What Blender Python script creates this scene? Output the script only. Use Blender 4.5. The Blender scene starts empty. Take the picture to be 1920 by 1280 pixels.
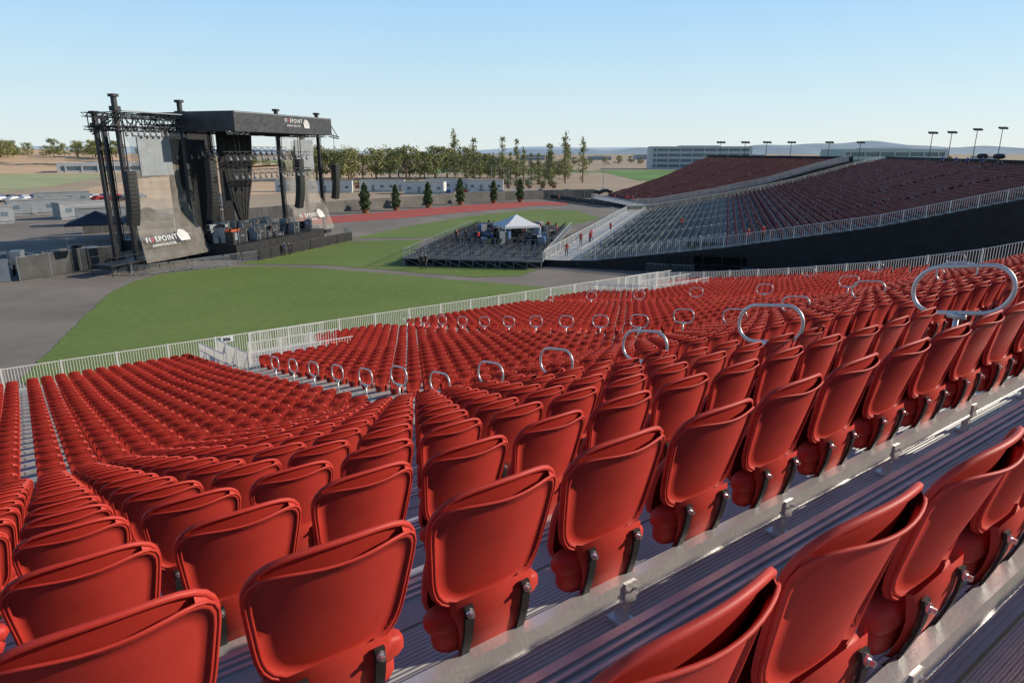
import bpy, math, random
import numpy as np
from mathutils import Vector, Matrix
random.seed(7)
scene=bpy.context.scene; col=scene.collection
CAMZ=13.0
R=math.radians
# ---------------------------------------------------------------- materials
MATS={}
def mat(name,c,rough=0.6,metal=0.0,var=0.0,scale=5.0,bump=0.0,bscale=30.0,c2=None,spec=None,alpha=None,wave=None,detail=6,bdist=0.02,big=None):
    m=bpy.data.materials.new(name); m.use_nodes=True; nt=m.node_tree; b=nt.nodes['Principled BSDF']
    b.inputs['Base Color'].default_value=(*c,1); b.inputs['Roughness'].default_value=rough; b.inputs['Metallic'].default_value=metal
    if spec is not None: b.inputs['Specular IOR Level'].default_value=spec
    tc=nt.nodes.new('ShaderNodeTexCoord')
    if var>0 or c2:
        n=nt.nodes.new('ShaderNodeTexNoise'); n.inputs['Scale'].default_value=scale; n.inputs['Detail'].default_value=detail
        n.inputs['Roughness'].default_value=0.65
        nt.links.new(tc.outputs['Object'],n.inputs['Vector'])
        r=nt.nodes.new('ShaderNodeValToRGB'); r.color_ramp.elements[0].position=0.35; r.color_ramp.elements[1].position=0.68
        a=c; bb=c2 if c2 else tuple(min(1,x*(1+var)) for x in c)
        if not c2: a=tuple(x*(1-var) for x in c)
        r.color_ramp.elements[0].color=(*a,1); r.color_ramp.elements[1].color=(*bb,1)
        nt.links.new(n.outputs['Fac'],r.inputs['Fac']); outc=r.outputs['Color']
        if big:
            n3=nt.nodes.new('ShaderNodeTexNoise'); n3.inputs['Scale'].default_value=big[0]; n3.inputs['Detail'].default_value=5
            nt.links.new(tc.outputs['Object'],n3.inputs['Vector'])
            r3=nt.nodes.new('ShaderNodeValToRGB'); r3.color_ramp.elements[0].position=.38; r3.color_ramp.elements[1].position=.65
            r3.color_ramp.elements[0].color=(0,0,0,1); r3.color_ramp.elements[1].color=(big[2],)*3+(1,)
            mxx=nt.nodes.new('ShaderNodeMix'); mxx.data_type='RGBA'; nt.links.new(n3.outputs['Fac'],r3.inputs['Fac']); nt.links.new(r3.outputs['Color'],mxx.inputs[0])
            nt.links.new(outc,mxx.inputs[6]); mxx.inputs[7].default_value=(*big[1],1); outc=mxx.outputs[2]
        nt.links.new(outc,b.inputs['Base Color'])
    if bump>0:
        n2=nt.nodes.new('ShaderNodeTexNoise'); n2.inputs['Scale'].default_value=bscale; n2.inputs['Detail'].default_value=4
        nt.links.new(tc.outputs['Object'],n2.inputs['Vector'])
        bp=nt.nodes.new('ShaderNodeBump'); bp.inputs['Strength'].default_value=bump; bp.inputs['Distance'].default_value=bdist
        nt.links.new(n2.outputs['Fac'],bp.inputs['Height']); nt.links.new(bp.outputs['Normal'],b.inputs['Normal'])
    if wave:
        w=nt.nodes.new('ShaderNodeTexWave'); w.bands_direction='Y'; w.inputs['Scale'].default_value=wave
        nt.links.new(tc.outputs['Object'],w.inputs['Vector'])
        bp=nt.nodes.new('ShaderNodeBump'); bp.inputs['Strength'].default_value=1.0; bp.inputs['Distance'].default_value=0.005
        nt.links.new(w.outputs['Fac'],bp.inputs['Height']); nt.links.new(bp.outputs['Normal'],b.inputs['Normal'])
    if alpha is not None:
        out=nt.nodes['Material Output']; t=nt.nodes.new('ShaderNodeBsdfTransparent'); mx=nt.nodes.new('ShaderNodeMixShader')
        mx.inputs[0].default_value=alpha
        nt.links.new(t.outputs[0],mx.inputs[1]); nt.links.new(b.outputs[0],mx.inputs[2]); nt.links.new(mx.outputs[0],out.inputs[0])
    MATS[name]=m; return m
RED=mat('seat_red',(0.50,0.036,0.024),0.54,0,0.10,5,0.12,420,spec=.32,bdist=.002,big=(1.3,(0.56,0.065,0.042),.6))
RED_SHADED=mat('seat_red_shaded',(0.15,0.010,0.014),0.55,0,0.3,.6)  # red seats of the far stands, their shade painted into the base colour
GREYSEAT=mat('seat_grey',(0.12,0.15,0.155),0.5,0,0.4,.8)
STRAP=mat('strap_black',(0.02,0.02,0.02),0.5)
ALU=mat('aluminium',(0.66,0.65,0.63),0.38,0.55,0.12,4,0.1,60)
ALURAIL=mat('aluminium_rail',(0.72,0.70,0.65),0.5,0.08,0.08,4)
TREAD=mat('tread_plank',(0.56,0.545,0.51),0.45,0.18,0.16,2.5,wave=16,big=(.9,(.42,.41,.385),.8))
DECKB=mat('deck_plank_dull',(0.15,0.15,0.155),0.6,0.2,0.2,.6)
DECKR=mat('ramp_plank',(0.44,0.43,0.41),0.6,0.15,0.2,.8)
DECKG=mat('platform_board',(0.10,0.10,0.105),0.7,0,0.25,.8)
STEEL=mat('steel_bolt',(0.75,0.75,0.77),0.25,0.9)
DARKSTEEL=mat('dark_steel',(0.025,0.026,0.03),0.5,0.3)
BLACK=mat('black_cloth',(0.014,0.014,0.016),0.8,0,0.4,.8,0.9,1.3,bdist=.15)
BLACKROOF=mat('black_vinyl',(0.035,0.035,0.04),0.45,0,0.3,1.0,0.8,1.4,bdist=.08)
SCRIM=mat('mesh_scrim',(0.40,0.36,0.31),0.8,0,0.3,0.5,0.9,.9,alpha=0.36,bdist=.25)
SCREEN=mat('grey_screen',(0.24,0.26,0.28),0.6,0,0.15,1)
WHITE=mat('white_paint',(0.78,0.78,0.78),0.6,0,0.05,2)
REDL=mat('red_letter',(0.6,0.03,0.03),0.6)
GRASS=mat('turf',(0.098,0.162,0.020),0.9,0,0,1.6,0.9,9,c2=(0.165,0.232,0.042),detail=15,big=(.07,(.20,.25,.06),.5))
ASPH=mat('asphalt',(0.18,0.152,0.125),0.9,0,0,0.10,0.5,12,c2=(0.29,0.248,0.205),detail=14)
TRACK=mat('red_track',(0.46,0.085,0.06),0.9,0,0.12,0.2)
DIRT=mat('dirt',(0.38,0.28,0.18),0.95,0,0,0.02,c2=(0.47,0.36,0.25),detail=12)
FIELD=mat('field_green',(0.13,0.25,0.05),0.95,0,0.3,0.03,detail=12)
FIELDT=mat('field_pale',(0.40,0.41,0.20),0.95,0,0.2,0.05,detail=12)
FIELDB=mat('field_tan',(0.64,0.43,0.26),0.95,0,0.15,0.03,detail=12)
HILL=mat('hazy_hill',(0.28,0.37,0.43),1,0,0.12,0.004)  # bluish distance haze is mixed into the base colour
HILL2=mat('hazy_hill_far',(0.46,0.58,0.66),1,0,0.08,0.002)  # farther ridge, with more haze in its colour
BARK=mat('bark',(0.18,0.14,0.10),0.9,0,0.3,2)
LEAF=mat('leaf',(0.13,0.155,0.045),0.7,0,0,0.4,c2=(0.24,0.26,0.09))
LEAF2=mat('leaf_olive',(0.18,0.20,0.06),0.7,0,0,0.4,c2=(0.36,0.35,0.14))
LEAF3=mat('leaf_dark',(0.03,0.07,0.015),0.7,0,0,1.5,c2=(0.08,0.13,0.035))
GLASS=mat('dark_glass',(0.12,0.17,0.21),0.15)
WALLW=mat('trailer_wall',(0.58,0.59,0.57),0.6,0,0.08,0.5)
WALLC=mat('office_wall',(0.52,0.53,0.54),0.7,0,0.08,0.05)
CONC=mat('concrete',(0.33,0.32,0.30),0.85,0,0.1,0.4)
TERRA=mat('terracotta',(0.25,0.10,0.05),0.8)
SKIN=mat('skin',(0.40,0.22,0.15),0.6)
SHRED=mat('shirt_red',(0.50,0.02,0.02),0.8); SHBLK=mat('shirt_black',(0.02,0.02,0.025),0.8); SHBLU=mat('shirt_blue',(0.03,0.08,0.30),0.8)
TROU=mat('trousers',(0.03,0.03,0.04),0.8); HAIR=mat('hair',(0.03,0.02,0.015),0.7)
BLUETARP=mat('tarp_navy',(0.035,0.04,0.055),0.7,0,0.2,1)
TEAL=mat('case_colour',(0.05,0.15,0.35),0.5)
ORANGE=mat('orange_cloth',(0.45,0.07,0.02),0.7)
TIRE=mat('tyre',(0.02,0.02,0.02),0.8)
# ---------------------------------------------------------------- mesh builder
class MB:
    def __init__(s): s.v=[];s.f=[];s.m=[]
    def add(s,vs,fs,mi=0):
        o=len(s.v); s.v+= [tuple(v) for v in vs]
        for f in fs: s.f.append(tuple(i+o for i in f)); s.m.append(mi)
    def box(s,c,d,mi=0,rz=0,top=1.0,ry=0,rx=0):
        M=Matrix.Rotation(rz,3,'Z')@Matrix.Rotation(ry,3,'Y')@Matrix.Rotation(rx,3,'X'); vs=[]
        for z in(-.5,.5):
            k=top if z>0 else 1
            for x,y in((-.5,-.5),(.5,-.5),(.5,.5),(-.5,.5)):
                vs.append(Vector(c)+M@Vector((x*d[0]*k,y*d[1]*k,z*d[2])))
        s.add(vs,[(3,2,1,0),(4,5,6,7),(0,1,5,4),(1,2,6,5),(2,3,7,6),(3,0,4,7)],mi)
    def tube(s,pts,r,n=6,mi=0,closed=False):
        pts=[Vector(p) for p in pts]; N=len(pts); vs=[]
        up=None
        for i,p in enumerate(pts):
            a=pts[(i-1)%N] if (closed or i>0) else p; b=pts[(i+1)%N] if (closed or i<N-1) else p
            t=(b-a).normalized()
            if up is None: up=Vector((0,0,1)) if abs(t.z)<.9 else Vector((0,1,0))
            x=t.cross(up)
            if x.length<1e-4: x=t.cross(Vector((1,0,0)))
            x.normalize(); y=x.cross(t).normalized(); up=y
            rr=r[i] if isinstance(r,(list,tuple)) else r
            for k in range(n):
                th=2*math.pi*(k+.5)/n; vs.append(p+x*math.cos(th)*rr+y*math.sin(th)*rr)
        fs=[]
        M=N if closed else N-1
        for i in range(M):
            for k in range(n):
                j=(i+1)%N; fs.append((i*n+k,i*n+(k+1)%n,j*n+(k+1)%n,j*n+k))
        if not closed: fs.append(tuple(range(n))[::-1]); fs.append(tuple((N-1)*n+k for k in range(n)))
        s.add(vs,fs,mi)
    def mesh(s,name,mats,smooth=False):
        me=bpy.data.meshes.new(name); me.from_pydata(s.v,[],s.f)
        for m in mats: me.materials.append(m)
        if len(mats)>1: me.polygons.foreach_set('material_index',s.m)
        if smooth: me.polygons.foreach_set('use_smooth',[True]*len(s.f))
        me.update(); return me
    def obj(s,name,mats,parent=None,smooth=False,loc=None,rz=None):
        return mk(name,s.mesh(name,mats,smooth),parent,loc,rz)
def mk(name,me,parent=None,loc=None,rz=None):
    o=bpy.data.objects.new(name,me); col.objects.link(o)
    if parent: o.parent=parent
    if loc is not None: o.location=loc
    if rz is not None: o.rotation_euler=(0,0,rz)
    return o
def tag(o,label,cat,group=None):
    o['label']=label; o['category']=cat
    if group: o['group']=group
    return o
def struct(o): o['kind']='structure'; return o
def truss(mb,a,b,w=0.5,mi=0,t=0.05):
    a=Vector(a);b=Vector(b); d=(b-a); L=d.length; d.normalize()
    up=Vector((0,0,1)) if abs(d.z)<.9 else Vector((1,0,0))
    x=d.cross(up).normalized()*w/2; y=x.normalized().cross(d).normalized()*w/2
    cs=[x+y,x-y,-x-y,-x+y]
    for c in cs: mb.tube([a+c,b+c],t,4,mi)
    n=max(2,int(L/(w*1.4)))
    for i in range(n):
        p=a+d*L*i/n; q=a+d*L*(i+1)/n
        for k in range(4):
            c1=cs[k];c2=cs[(k+1)%4]
            mb.tube([p+c1,q+c2] if i%2 else [p+c2,q+c1],t*.6,3,mi)
# ---------------------------------------------------------------- ground
def sheet(name,pts,z,m):
    mb=MB(); mb.add([(x,y,z) for x,y in pts],[tuple(range(len(pts)))]); o=mb.obj(name,[m]); 
    if o.data.polygons[0].normal.z<0: o.data.flip_normals()
    return struct(o)
def curve(pts,n=8,closed=False):
    out=[]
    P=[Vector((*p,0)) for p in pts]
    P=([P[-1]]+P+[P[0],P[1]]) if closed else ([P[0]*2-P[1]]+P+[P[-1]*2-P[-2]])
    for i in range(1,len(P)-2):
        for k in range(n):
            t=k/n; a,b,c,d=P[i-1],P[i],P[i+1],P[i+2]
            q=0.5*((2*b)+(-a+c)*t+(2*a-5*b+4*c-d)*t*t+(-a+3*b-3*c+d)*t**3); out.append((q.x,q.y))
    if not closed: out.append((P[-2].x,P[-2].y))
    return out
def rough(pts,amp=.07,step=.5):
    out=[]
    for i in range(len(pts)):
        a=Vector(pts[i]);b=Vector(pts[(i+1)%len(pts)]); n=max(1,int((b-a).length/step))
        for k in range(n):
            p=a+(b-a)*k/n; out.append((p.x+random.gauss(0,amp),p.y+random.gauss(0,amp)))
    return out
sheet('ground',[(-9000,-400),(9000,-400),(9000,9000),(-9000,9000)],0,DIRT)
sheet('asphalt_pavement',[(-120,-40),(90,-40),(110,60),(120,230),(60,240),(10,205),(-13,190),(-40,160),(-60,160),(-100,165),(-130,130)],0.02,ASPH)
sheet('turf_lawn',rough([(-29,38),(-31.5,45),(-34.5,53),(-38.4,64),(-39.4,70),(-38.6,75),(-34,78.5),(-30.3,80.0),(-24,79.0),(-15.3,75.5),(-6,71),(2.1,67.5),(8,64),(14,59),(0,40),(-15,30)]),0.045,GRASS)
sheet('turf_lawn',rough([(-33,81.5),(-31.5,86),(-27.5,95),(-24.9,103.1),(-13.5,105),(-13.3,92),(-13.2,80.5),(-6,79),(3,77.5),(1,73.5),(-4,72.5),(-13,76.6),(-22,80.8)]),0.045,GRASS)
sheet('turf_lawn',rough([(-24.9,106.7),(-20,122),(-15,133),(-11,141),(-3,153),(6.3,164),(15,158),(18,140),(10,125),(3.7,115),(-9.6,108)]),0.045,GRASS)
lo=curve([(-38,128),(-32.5,131.5),(-22,141),(-12.9,152),(-3,163),(6.7,174),(14,176)]); hi=curve([(-44,140),(-36,146),(-24,161),(-12.2,175),(-2,184),(7.9,188),(15,184)])
mb=MB()
n=min(len(lo),len(hi)); mb.add([(x,y,.05) for x,y in lo[:n]]+[(x,y,.05) for x,y in hi[:n]],[(i,i+1,n+i+1,n+i) for i in range(n-1)]); struct(mb.obj('running_track_path',[TRACK]))
sheet('field_tan',[(-480,430),(-210,430),(-140,205),(-90,200),(-60,260),(-130,900),(-900,900)],0.03,FIELDB)
sheet('field_pale',[(-420,225),(-165,212),(-180,275),(-275,520),(-480,520)],0.06,FIELDT)
sheet('field_green',[(-1400,1050),(-200,1050),(-190,760),(-900,760)],0.07,FIELD)
sheet('field_green',[(-110,560),(40,560),(60,460),(-90,460)],0.07,FIELD)
sheet('field_green',[(60,520),(300,520),(220,330),(60,330)],0.07,FIELD)
def ridge(name,x0,x1,y,hf,m,depth=900,step=60):
    mb=MB(); xs=np.arange(x0,x1+1,step); k=len(xs); vs=[]
    for j,(dy,hk) in enumerate(((-depth,0),(-depth*.5,.55),(0,1),(depth*.6,.0))):
        for x in xs: vs.append((x,y+dy,hf(x)*hk+ (hf(x*1.7+300)*.15*hk if j==1 else 0)))
    mb.add(vs,[(j*k+i,j*k+i+1,(j+1)*k+i+1,(j+1)*k+i) for j in range(3) for i in range(k-1)])
    return struct(mb.obj(name,[m],smooth=True))
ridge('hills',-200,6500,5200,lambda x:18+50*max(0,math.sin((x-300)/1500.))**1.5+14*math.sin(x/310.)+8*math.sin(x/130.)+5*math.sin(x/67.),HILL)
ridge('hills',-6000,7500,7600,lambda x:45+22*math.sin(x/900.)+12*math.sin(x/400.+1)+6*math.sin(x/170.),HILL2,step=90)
ridge('hill_terrain',-760,-210,640,lambda x:max(0,17*math.sin(min(1,max(0,(x+820)/620))*math.pi)),FIELDB,depth=210,step=30)
# ---------------------------------------------------------------- seat models
H=0.43
def outline(n=44,p=4.8,wt=.239,wb=.200,top_drop=0,z0=0.0,hh=H):
    out=[]
    for i in range(n):
        th=2*math.pi*i/n; c=math.cos(th); s_=math.sin(th)
        x=math.copysign(abs(c)**(2/p),c); z=math.copysign(abs(s_)**(2/p),s_)
        zz=(z+1)/2; w=wb+(wt-wb)*min(1,zz*1.25)
        X=x*w; Z=z0+zz*hh + .024*max(0,zz-.5)*2*(1-x*x)
        if top_drop: Z-=top_drop*max(0,min(1,(zz-.55)/.4))*max(0,1-(X/wt)**2)
        out.append((X,Z))
    P=[Vector(q) for q in out]; per=[0]
    for i in range(n): per.append(per[-1]+(P[(i+1)%n]-P[i]).length)
    res=[]; L=per[-1]; k=0
    for i in range(n):
        t=L*i/n
        while per[k+1]<t: k+=1
        f=(t-per[k])/max(1e-9,per[k+1]-per[k]); q=P[k].lerp(P[(k+1)%n],f); res.append((q.x,q.y))
    return res
def YS(x,z): return .048*(x/.245)**2 - z*.25
def shell(mb,ol,scales,yoff,cz,flip,mi=0):
    n=len(ol); vs=[]
    for sc,dy in scales:
        for x,z in ol:
            X=x*sc; Z=cz+(z-cz)*sc; vs.append((X,YS(X,Z)+yoff(X,Z)*1.0+dy,Z))
    fs=[]
    for j in range(len(scales)-1):
        for i in range(n):
            f=(j*n+i,j*n+(i+1)%n,(j+1)*n+(i+1)%n,(j+1)*n+i); fs.append(f[::-1] if flip else f)
    f=tuple((len(scales)-1)*n+i for i in range(n)); fs.append(f[::-1] if flip else f)
    mb.add(vs,fs,mi)
def make_backrest(n=48,tn=6,fine=True):
    mb=MB()
    n0=n*3
    f=outline(n0)[::3]; r=[]
    for x,z in f:
        zz=z/H; r.append((x,z-.052*max(0,min(1,(zz-.55)/.4))*max(0,1-(x/.247)**2)))
    yr=lambda x,z:-(.008+.028*max(0,1-(x/.26)**2)*max(.2,min(1,z/H)))
    shell(mb,f,[(1,0),(.9,.004),(.5,.006),(.2,.006)],lambda x,z:0,H*.5,True)
    mb.tube([(x,YS(x,z),z) for x,z in f],.0095,tn,0,True)
    if fine: sc=[(1,0),(.962,-.001),(.938,-.001),(.925,.009),(.78,.010),(.6,.010),(.42,.010),(.25,.010),(.1,.010)]
    else: sc=[(1,0),(.93,0),(.9,.007),(.5,.007)]
    shell(mb,r,sc,yr,H*.47,False)
    mb.tube([(x,YS(x,z)+yr(x,z),z) for x,z in r],.005,4 if not fine else 6,0,True)
    vs=[];fs=[]
    for (x,z),(x2,z2) in zip(f,r): vs+= [(x,YS(x,z),z),(x2,YS(x2,z2)+yr(x2,z2),z2)]
    for i in range(n):
        j=(i+1)%n
        if f[i][1]>H*.9 and abs(f[i][0])<.20: continue
        fs.append((2*i,2*j,2*j+1,2*i+1))
    mb.add(vs,fs)
    prof=[(.05,.165,-.036),(.0,.160,-.042),(-.04,.140,-.040),(-.10,.125,-.030),(-.17,.12,-.010),(-.195,.11,.006)]
    vs=[]
    for z,w,y in prof:
        for a in (-1,-.9,.9,1): vs.append((a*w,y+(0.016 if abs(a)==1 else 0),z))
    mb.add(vs,[(j*4+i,(j+1)*4+i,(j+1)*4+i+1,j*4+i+1) for j in range(5) for i in range(3)])
    return mb
def superell(mb,c,r,nu=14,nv=8,p=2.8,mi=0):
    vs=[]
    g=lambda t:math.copysign(abs(t)**(2/p),t)
    for j in range(1,nv):
        ph=-math.pi/2+math.pi*j/nv
        for i in range(nu):
            th=2*math.pi*i/nu
            vs.append((c[0]+r[0]*g(math.sin(ph)),c[1]+r[1]*g(math.cos(ph))*g(math.cos(th)),c[2]+r[2]*g(math.cos(ph))*g(math.sin(th))))
    o=len(vs); vs+=[(c[0]-r[0],c[1],c[2]),(c[0]+r[0],c[1],c[2])]
    fs=[(j*nu+i,(j*nu+(i+1)%nu),((j+1)*nu+(i+1)%nu),((j+1)*nu+i)) for j in range(nv-2) for i in range(nu)]
    fs+=[(o,(i+1)%nu,i) for i in range(nu)]+[(o+1,(nv-2)*nu+i,(nv-2)*nu+(i+1)%nu) for i in range(nu)]
    mb.add(vs,fs,mi)
def make_pan(fine=True):
    mb=MB(); a,b=(16,10) if fine else (8,5)
    superell(mb,(0,.034,-.045),(.224,.046,.050),a,b,3.4)
    superell(mb,(0,.044,-.115),(.194,.040,.072),a,b,3.4)
    n=28 if fine else 14
    ol=outline(n,3.6,.200,.195,0,-.10,.34)
    vs=[]
    for dy,s_ in((.052,.96),(.060,1.0),(.078,1.0),(.086,.93)):
        for x,z in ol: vs.append((x*s_,YS(x,z)*.95+dy,z))
    fs=[(j*n+i,j*n+(i+1)%n,(j+1)*n+(i+1)%n,(j+1)*n+i) for j in range(3) for i in range(n)]+[tuple(range(n)),tuple(3*n+i for i in range(n))[::-1]]
    mb.add(vs,fs); return mb
def make_strap(sx):
    mb=MB(); pts=[(.030,-.054),(.0,-.058),(-.04,-.056),(-.09,-.046),(-.14,-.032),(-.18,-.018),(-.21,.006)]
    vs=[]
    for z,y in pts:
        for x,dy in((-.016,0),(.016,0),(.016,.010),(-.016,.010)): vs.append((sx+x,y+dy,z))
    fs=[(j*4+i,(j+1)*4+i,(j+1)*4+(i+1)%4,j*4+(i+1)%4) for j in range(len(pts)-1) for i in range(4)]+[(0,1,2,3),tuple(len(pts)*4-4+k for k in(3,2,1,0))]
    mb.add(vs,fs); return mb
def make_bolt(sx):
    mb=MB(); mb.tube([(sx,-.056,.008),(sx,-.064,.008)],.015,10); mb.tube([(sx,-.064,.008),(sx,-.078,.008)],.008,8); return mb
me_back=make_backrest().mesh('backrest',[RED],True); me_pan=make_pan().mesh('seat_pan',[RED],True)
me_st=[make_strap(s).mesh('strap',[STRAP]) for s in(-.112,.112)]; me_bo=[make_bolt(s).mesh('bolt',[STEEL]) for s in(-.112,.112)]
def combo():
    mb=MB()
    for q,mi in((make_backrest(24,4,False),0),(make_pan(False),0),(make_strap(-.112),1),(make_strap(.112),1)):
        mb.add(q.v,q.f,mi)
    return mb
mid=combo(); me_mid=mid.mesh('stadium_seat',[RED,STRAP],True)
def low_seat():
    mb=MB(); n=14
    f=outline(n*4,4)[::4]; r=[(x,z-.05*max(0,min(1,(z/H-.55)/.4))*max(0,1-(x/.247)**2)) for x,z in f]
    shell(mb,f,[(1,.012),(.9,.004)],lambda x,z:0,H*.5,True)
    shell(mb,r,[(1,0),(.9,.009)],lambda x,z:-(.01+.022*max(0,1-(x/.255)**2)),H*.5,False)
    vs=[]
    for (x,z),(x2,z2) in zip(f,r): vs+=[(x,YS(x,z)+.012,z+.006),(x*.97,YS(x,z)-.008,z-.004)]
    mb.add(vs,[(2*i,2*((i+1)%n),2*((i+1)%n)+1,2*i+1) for i in range(n)])
    mb.box((0,.035,-.08),(.34,.08,.16)); mb.box((0,.03,.11),(.36,.04,.24)); return mb
def vlow_seat():
    mb=MB(); 
    n=8; ol=outline(n*6,4)[::6]
    vs=[(x,YS(x,z)-.02,z) for x,z in ol]+[(x,YS(x,z)+.03,z) for x,z in ol]
    mb.add(vs,[tuple(range(n)),tuple(n+i for i in range(n))[::-1]]+[(i,(i+1)%n,n+(i+1)%n,n+i) for i in range(n)])
    mb.box((0,.09,.05),(.42,.12,.40)); return mb
def tile(name,mb,places,mats,parent=None):
    V=np.array(mb.v,dtype=np.float32); N=len(places); P=np.array(places,dtype=np.float32)
    c=np.cos(P[:,3]);s=np.sin(P[:,3])
    X=V[None,:,0]*c[:,None]-V[None,:,1]*s[:,None]+P[:,0:1]; Y=V[None,:,0]*s[:,None]+V[None,:,1]*c[:,None]+P[:,1:2]; Z=V[None,:,2]+P[:,2:3]
    co=np.stack([X,Y,Z],-1).reshape(-1)
    lt=np.array([len(f) for f in mb.f]); li=np.concatenate([np.array(f) for f in mb.f])
    nv=len(V); LI=(li[None,:]+np.arange(N)[:,None]*nv).reshape(-1); LT=np.tile(lt,N); LS=np.concatenate([[0],np.cumsum(LT)[:-1]])
    me=bpy.data.meshes.new(name); me.vertices.add(nv*N); me.vertices.foreach_set('co',co)
    me.loops.add(len(LI)); me.loops.foreach_set('vertex_index',LI.astype(np.int32))
    me.polygons.add(len(LT)); me.polygons.foreach_set('loop_start',LS.astype(np.int32)); me.polygons.foreach_set('loop_total',LT.astype(np.int32))
    for m in mats: me.materials.append(m)
    if len(mats)>1: me.polygons.foreach_set('material_index',np.tile(np.array(mb.m,dtype=np.int32),N))
    me.update(calc_edges=True); me.validate(); return mk(name,me,parent)
# ---------------------------------------------------------------- stand A (ours)
AR=R(36.6); cA,sA=math.cos(AR),math.sin(AR)
def A(x,y): return (x*cA-y*sA, x*sA+y*cA)
rows=[(-1.47,.06),(-.47,.37),(.53,.68)]
for k in range(1,14): rows.append((.52+k,.60+.37*k))
y=14.9;h=5.78
while y<36.2:
    rows.append((y,h)); h+= .2 if y<26 else .17; y+=1.0
SEAT_TOP=.80
def tz(h): return CAMZ-h-SEAT_TOP
standA=mk('grandstand',None); standA.rotation_euler=(0,0,AR)
tag(standA,'aluminium plank grandstand decks carrying rows of red seats','grandstand')
XL,XR=-5.0,43.0
AISLES=[7.35,18.1,28.9,39.6]
VOM=[(8.0,13.0,30.6,36.3),(34.5,40.5,30.6,36.3)]
for i,(Y,h) in enumerate(rows):
    z=tz(h); nxt=rows[i+1] if i+1<len(rows) else (Y+1.6,h+.17)
    y0=Y-.23; y1=nxt[0]-.23; zn=tz(nxt[1]); mb=MB(); L=XR-XL; cx=(XL+XR)/2
    if i==0: continue
    npk=4; w=(y1-y0)/npk
    for k in range(npk):
        mb.box((cx,y0+w*(k+.5),z-.02),(L,w-.012,.04),0)
    mb.box((cx,y1-.02,(z+zn)/2-.03),(L,.012,max(.05,z-zn-.07)),1)
    for q in(.012,.045,.085): mb.box((cx,y1-q-.004,z+.006),(L,.014,.012),1)
    mb.box((cx,y1+.006,z-.02),(L,.018,.05),1)
    mb.obj('tread',[TREAD,ALU],standA)
    mb=MB(); yy=Y+.055; zr=z+.165
    mb.box((cx,yy,zr),(L,.05,.075),0); mb.box((cx,yy-.028,zr-.040),(L,.006,.010),0)
    x=XL+.35
    while x<XR:
        mb.box((x,yy+.005,z+.065),(.04,.04,.13),0); mb.box((x,yy,z+.008),(.08,.10,.014),0); mb.box((x,yy-.030,z+.15),(.06,.010,.09),0)
        for q in(-.018,.018): mb.tube([(x+q,yy-.035,z+.165),(x+q,yy-.044,z+.165)],.008,6,1)
        x+=1.06
    mb.obj('seat_rail',[ALU,STEEL],standA)
mb=MB()
for ax in AISLES:
    for i,(Y,h) in enumerate(rows[1:-1]):
        h2=rows[i+2][1]; z=tz(h2); dz=(h2-h)
        mb.box((ax,rows[i+2][0]-.23+.16,z+dz/4),(1.15,.30,dz/2),0)
mb.obj('aisle_step',[TREAD],standA)['kind']='stuff'
mb=MB(); Yf=37.6; zf=tz(rows[-1][1])-.17
mb.box(((XL+XR)/2-6,37.1,zf-.05),(XR-XL+12,1.9,.08),0); mb.box(((XL+XR)/2-6,38.0,zf/2-.05),(XR-XL+12,.06,zf),1)
mb.obj('front_walkway',[TREAD,BLACK],standA)
mb=MB(); vs=[];fs=[]
for i,(Y,h) in enumerate(rows): vs+=[(XR+.05,Y,0),(XR+.05,Y,tz(h)-.1)]
mb.add(vs,[(2*i,2*i+1,2*i+3,2*i+2) for i in range(len(rows)-1)]); mb.obj('side_cloth',[BLACK],standA)
places=[]
bounds=[XL]+AISLES+[XR]
for (Y,h) in rows:
    for s in range(len(bounds)-1):
        a=bounds[s]+(.62 if s>0 else 0); b=bounds[s+1]-.62
        if s==0:
            ofs=.20 if Y<1 else 0
            xs=[1.1+ofs+.53*n for n in range(-12,14) if a<1.1+ofs+.53*n-.2 and 1.1+ofs+.53*n+.25<b+.1]
            if Y>14.5: xs=[x-(.22 if x<-.2 else 0) for x in xs]
        else:
            n=int((b-a)/.53); off=(b-a-n*.53)/2; xs=[a+off+.53*(k+.5) for k in range(n)]
        for x in xs:
            if any(v[0]-.2<x<v[1]+.2 and v[2]-.3<Y<v[3]+.5 for v in VOM): continue
            if Y<0 and (x<2.2 or Y<-1): continue
            places.append((x,Y,h))
def seatpos(p):
    x,Y,h=p; X,Yw=A(x,Y+.09); return (X,Yw,tz(h)+.370)
def view(p):
    X,Y,Z=seatpos(p); Z=Z-CAMZ+.2; d=Y*.9636-Z*.2672
    if d<.25: return (False,0)
    px=X/d; py=(-Z*.9636-Y*.2672)/d
    return (abs(px)<.75+.25/d and py<.5+.35/d, d)
vis=[];rest=[]
for p in places:
    ok,d=view(p)
    (vis if ok else rest).append((d,p))
vis.sort(key=lambda t:t[0])
NHI,NMID=130,300
for i,(d,p) in enumerate(vis[:NMID]):
    pos=seatpos(p)
    jit=random.uniform(-.025,.025); tl=random.uniform(-.03,.03)
    if i<NHI:
        o=mk('stadium_seat',None,None,pos,AR+jit); 
        mk('backrest',me_back,o); mk('seat_pan',me_pan,o)
        for k in(0,1):
            st=mk('strap',me_st[k],o); mk('bolt',me_bo[k],st)
    else: o=mk('stadium_seat',me_mid,None,pos,AR+jit)
    o.rotation_euler=(tl,0,AR+jit)
    tag(o,'red plastic tip-up stadium seat folded on aluminium rail','seat','red stadium seats in rows')
low=low_seat()
jz=lambda:random.uniform(-.035,.035)
farp=[(*seatpos(p),AR+jz(),1) for d,p in vis[NMID:]]; n1=700
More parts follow.
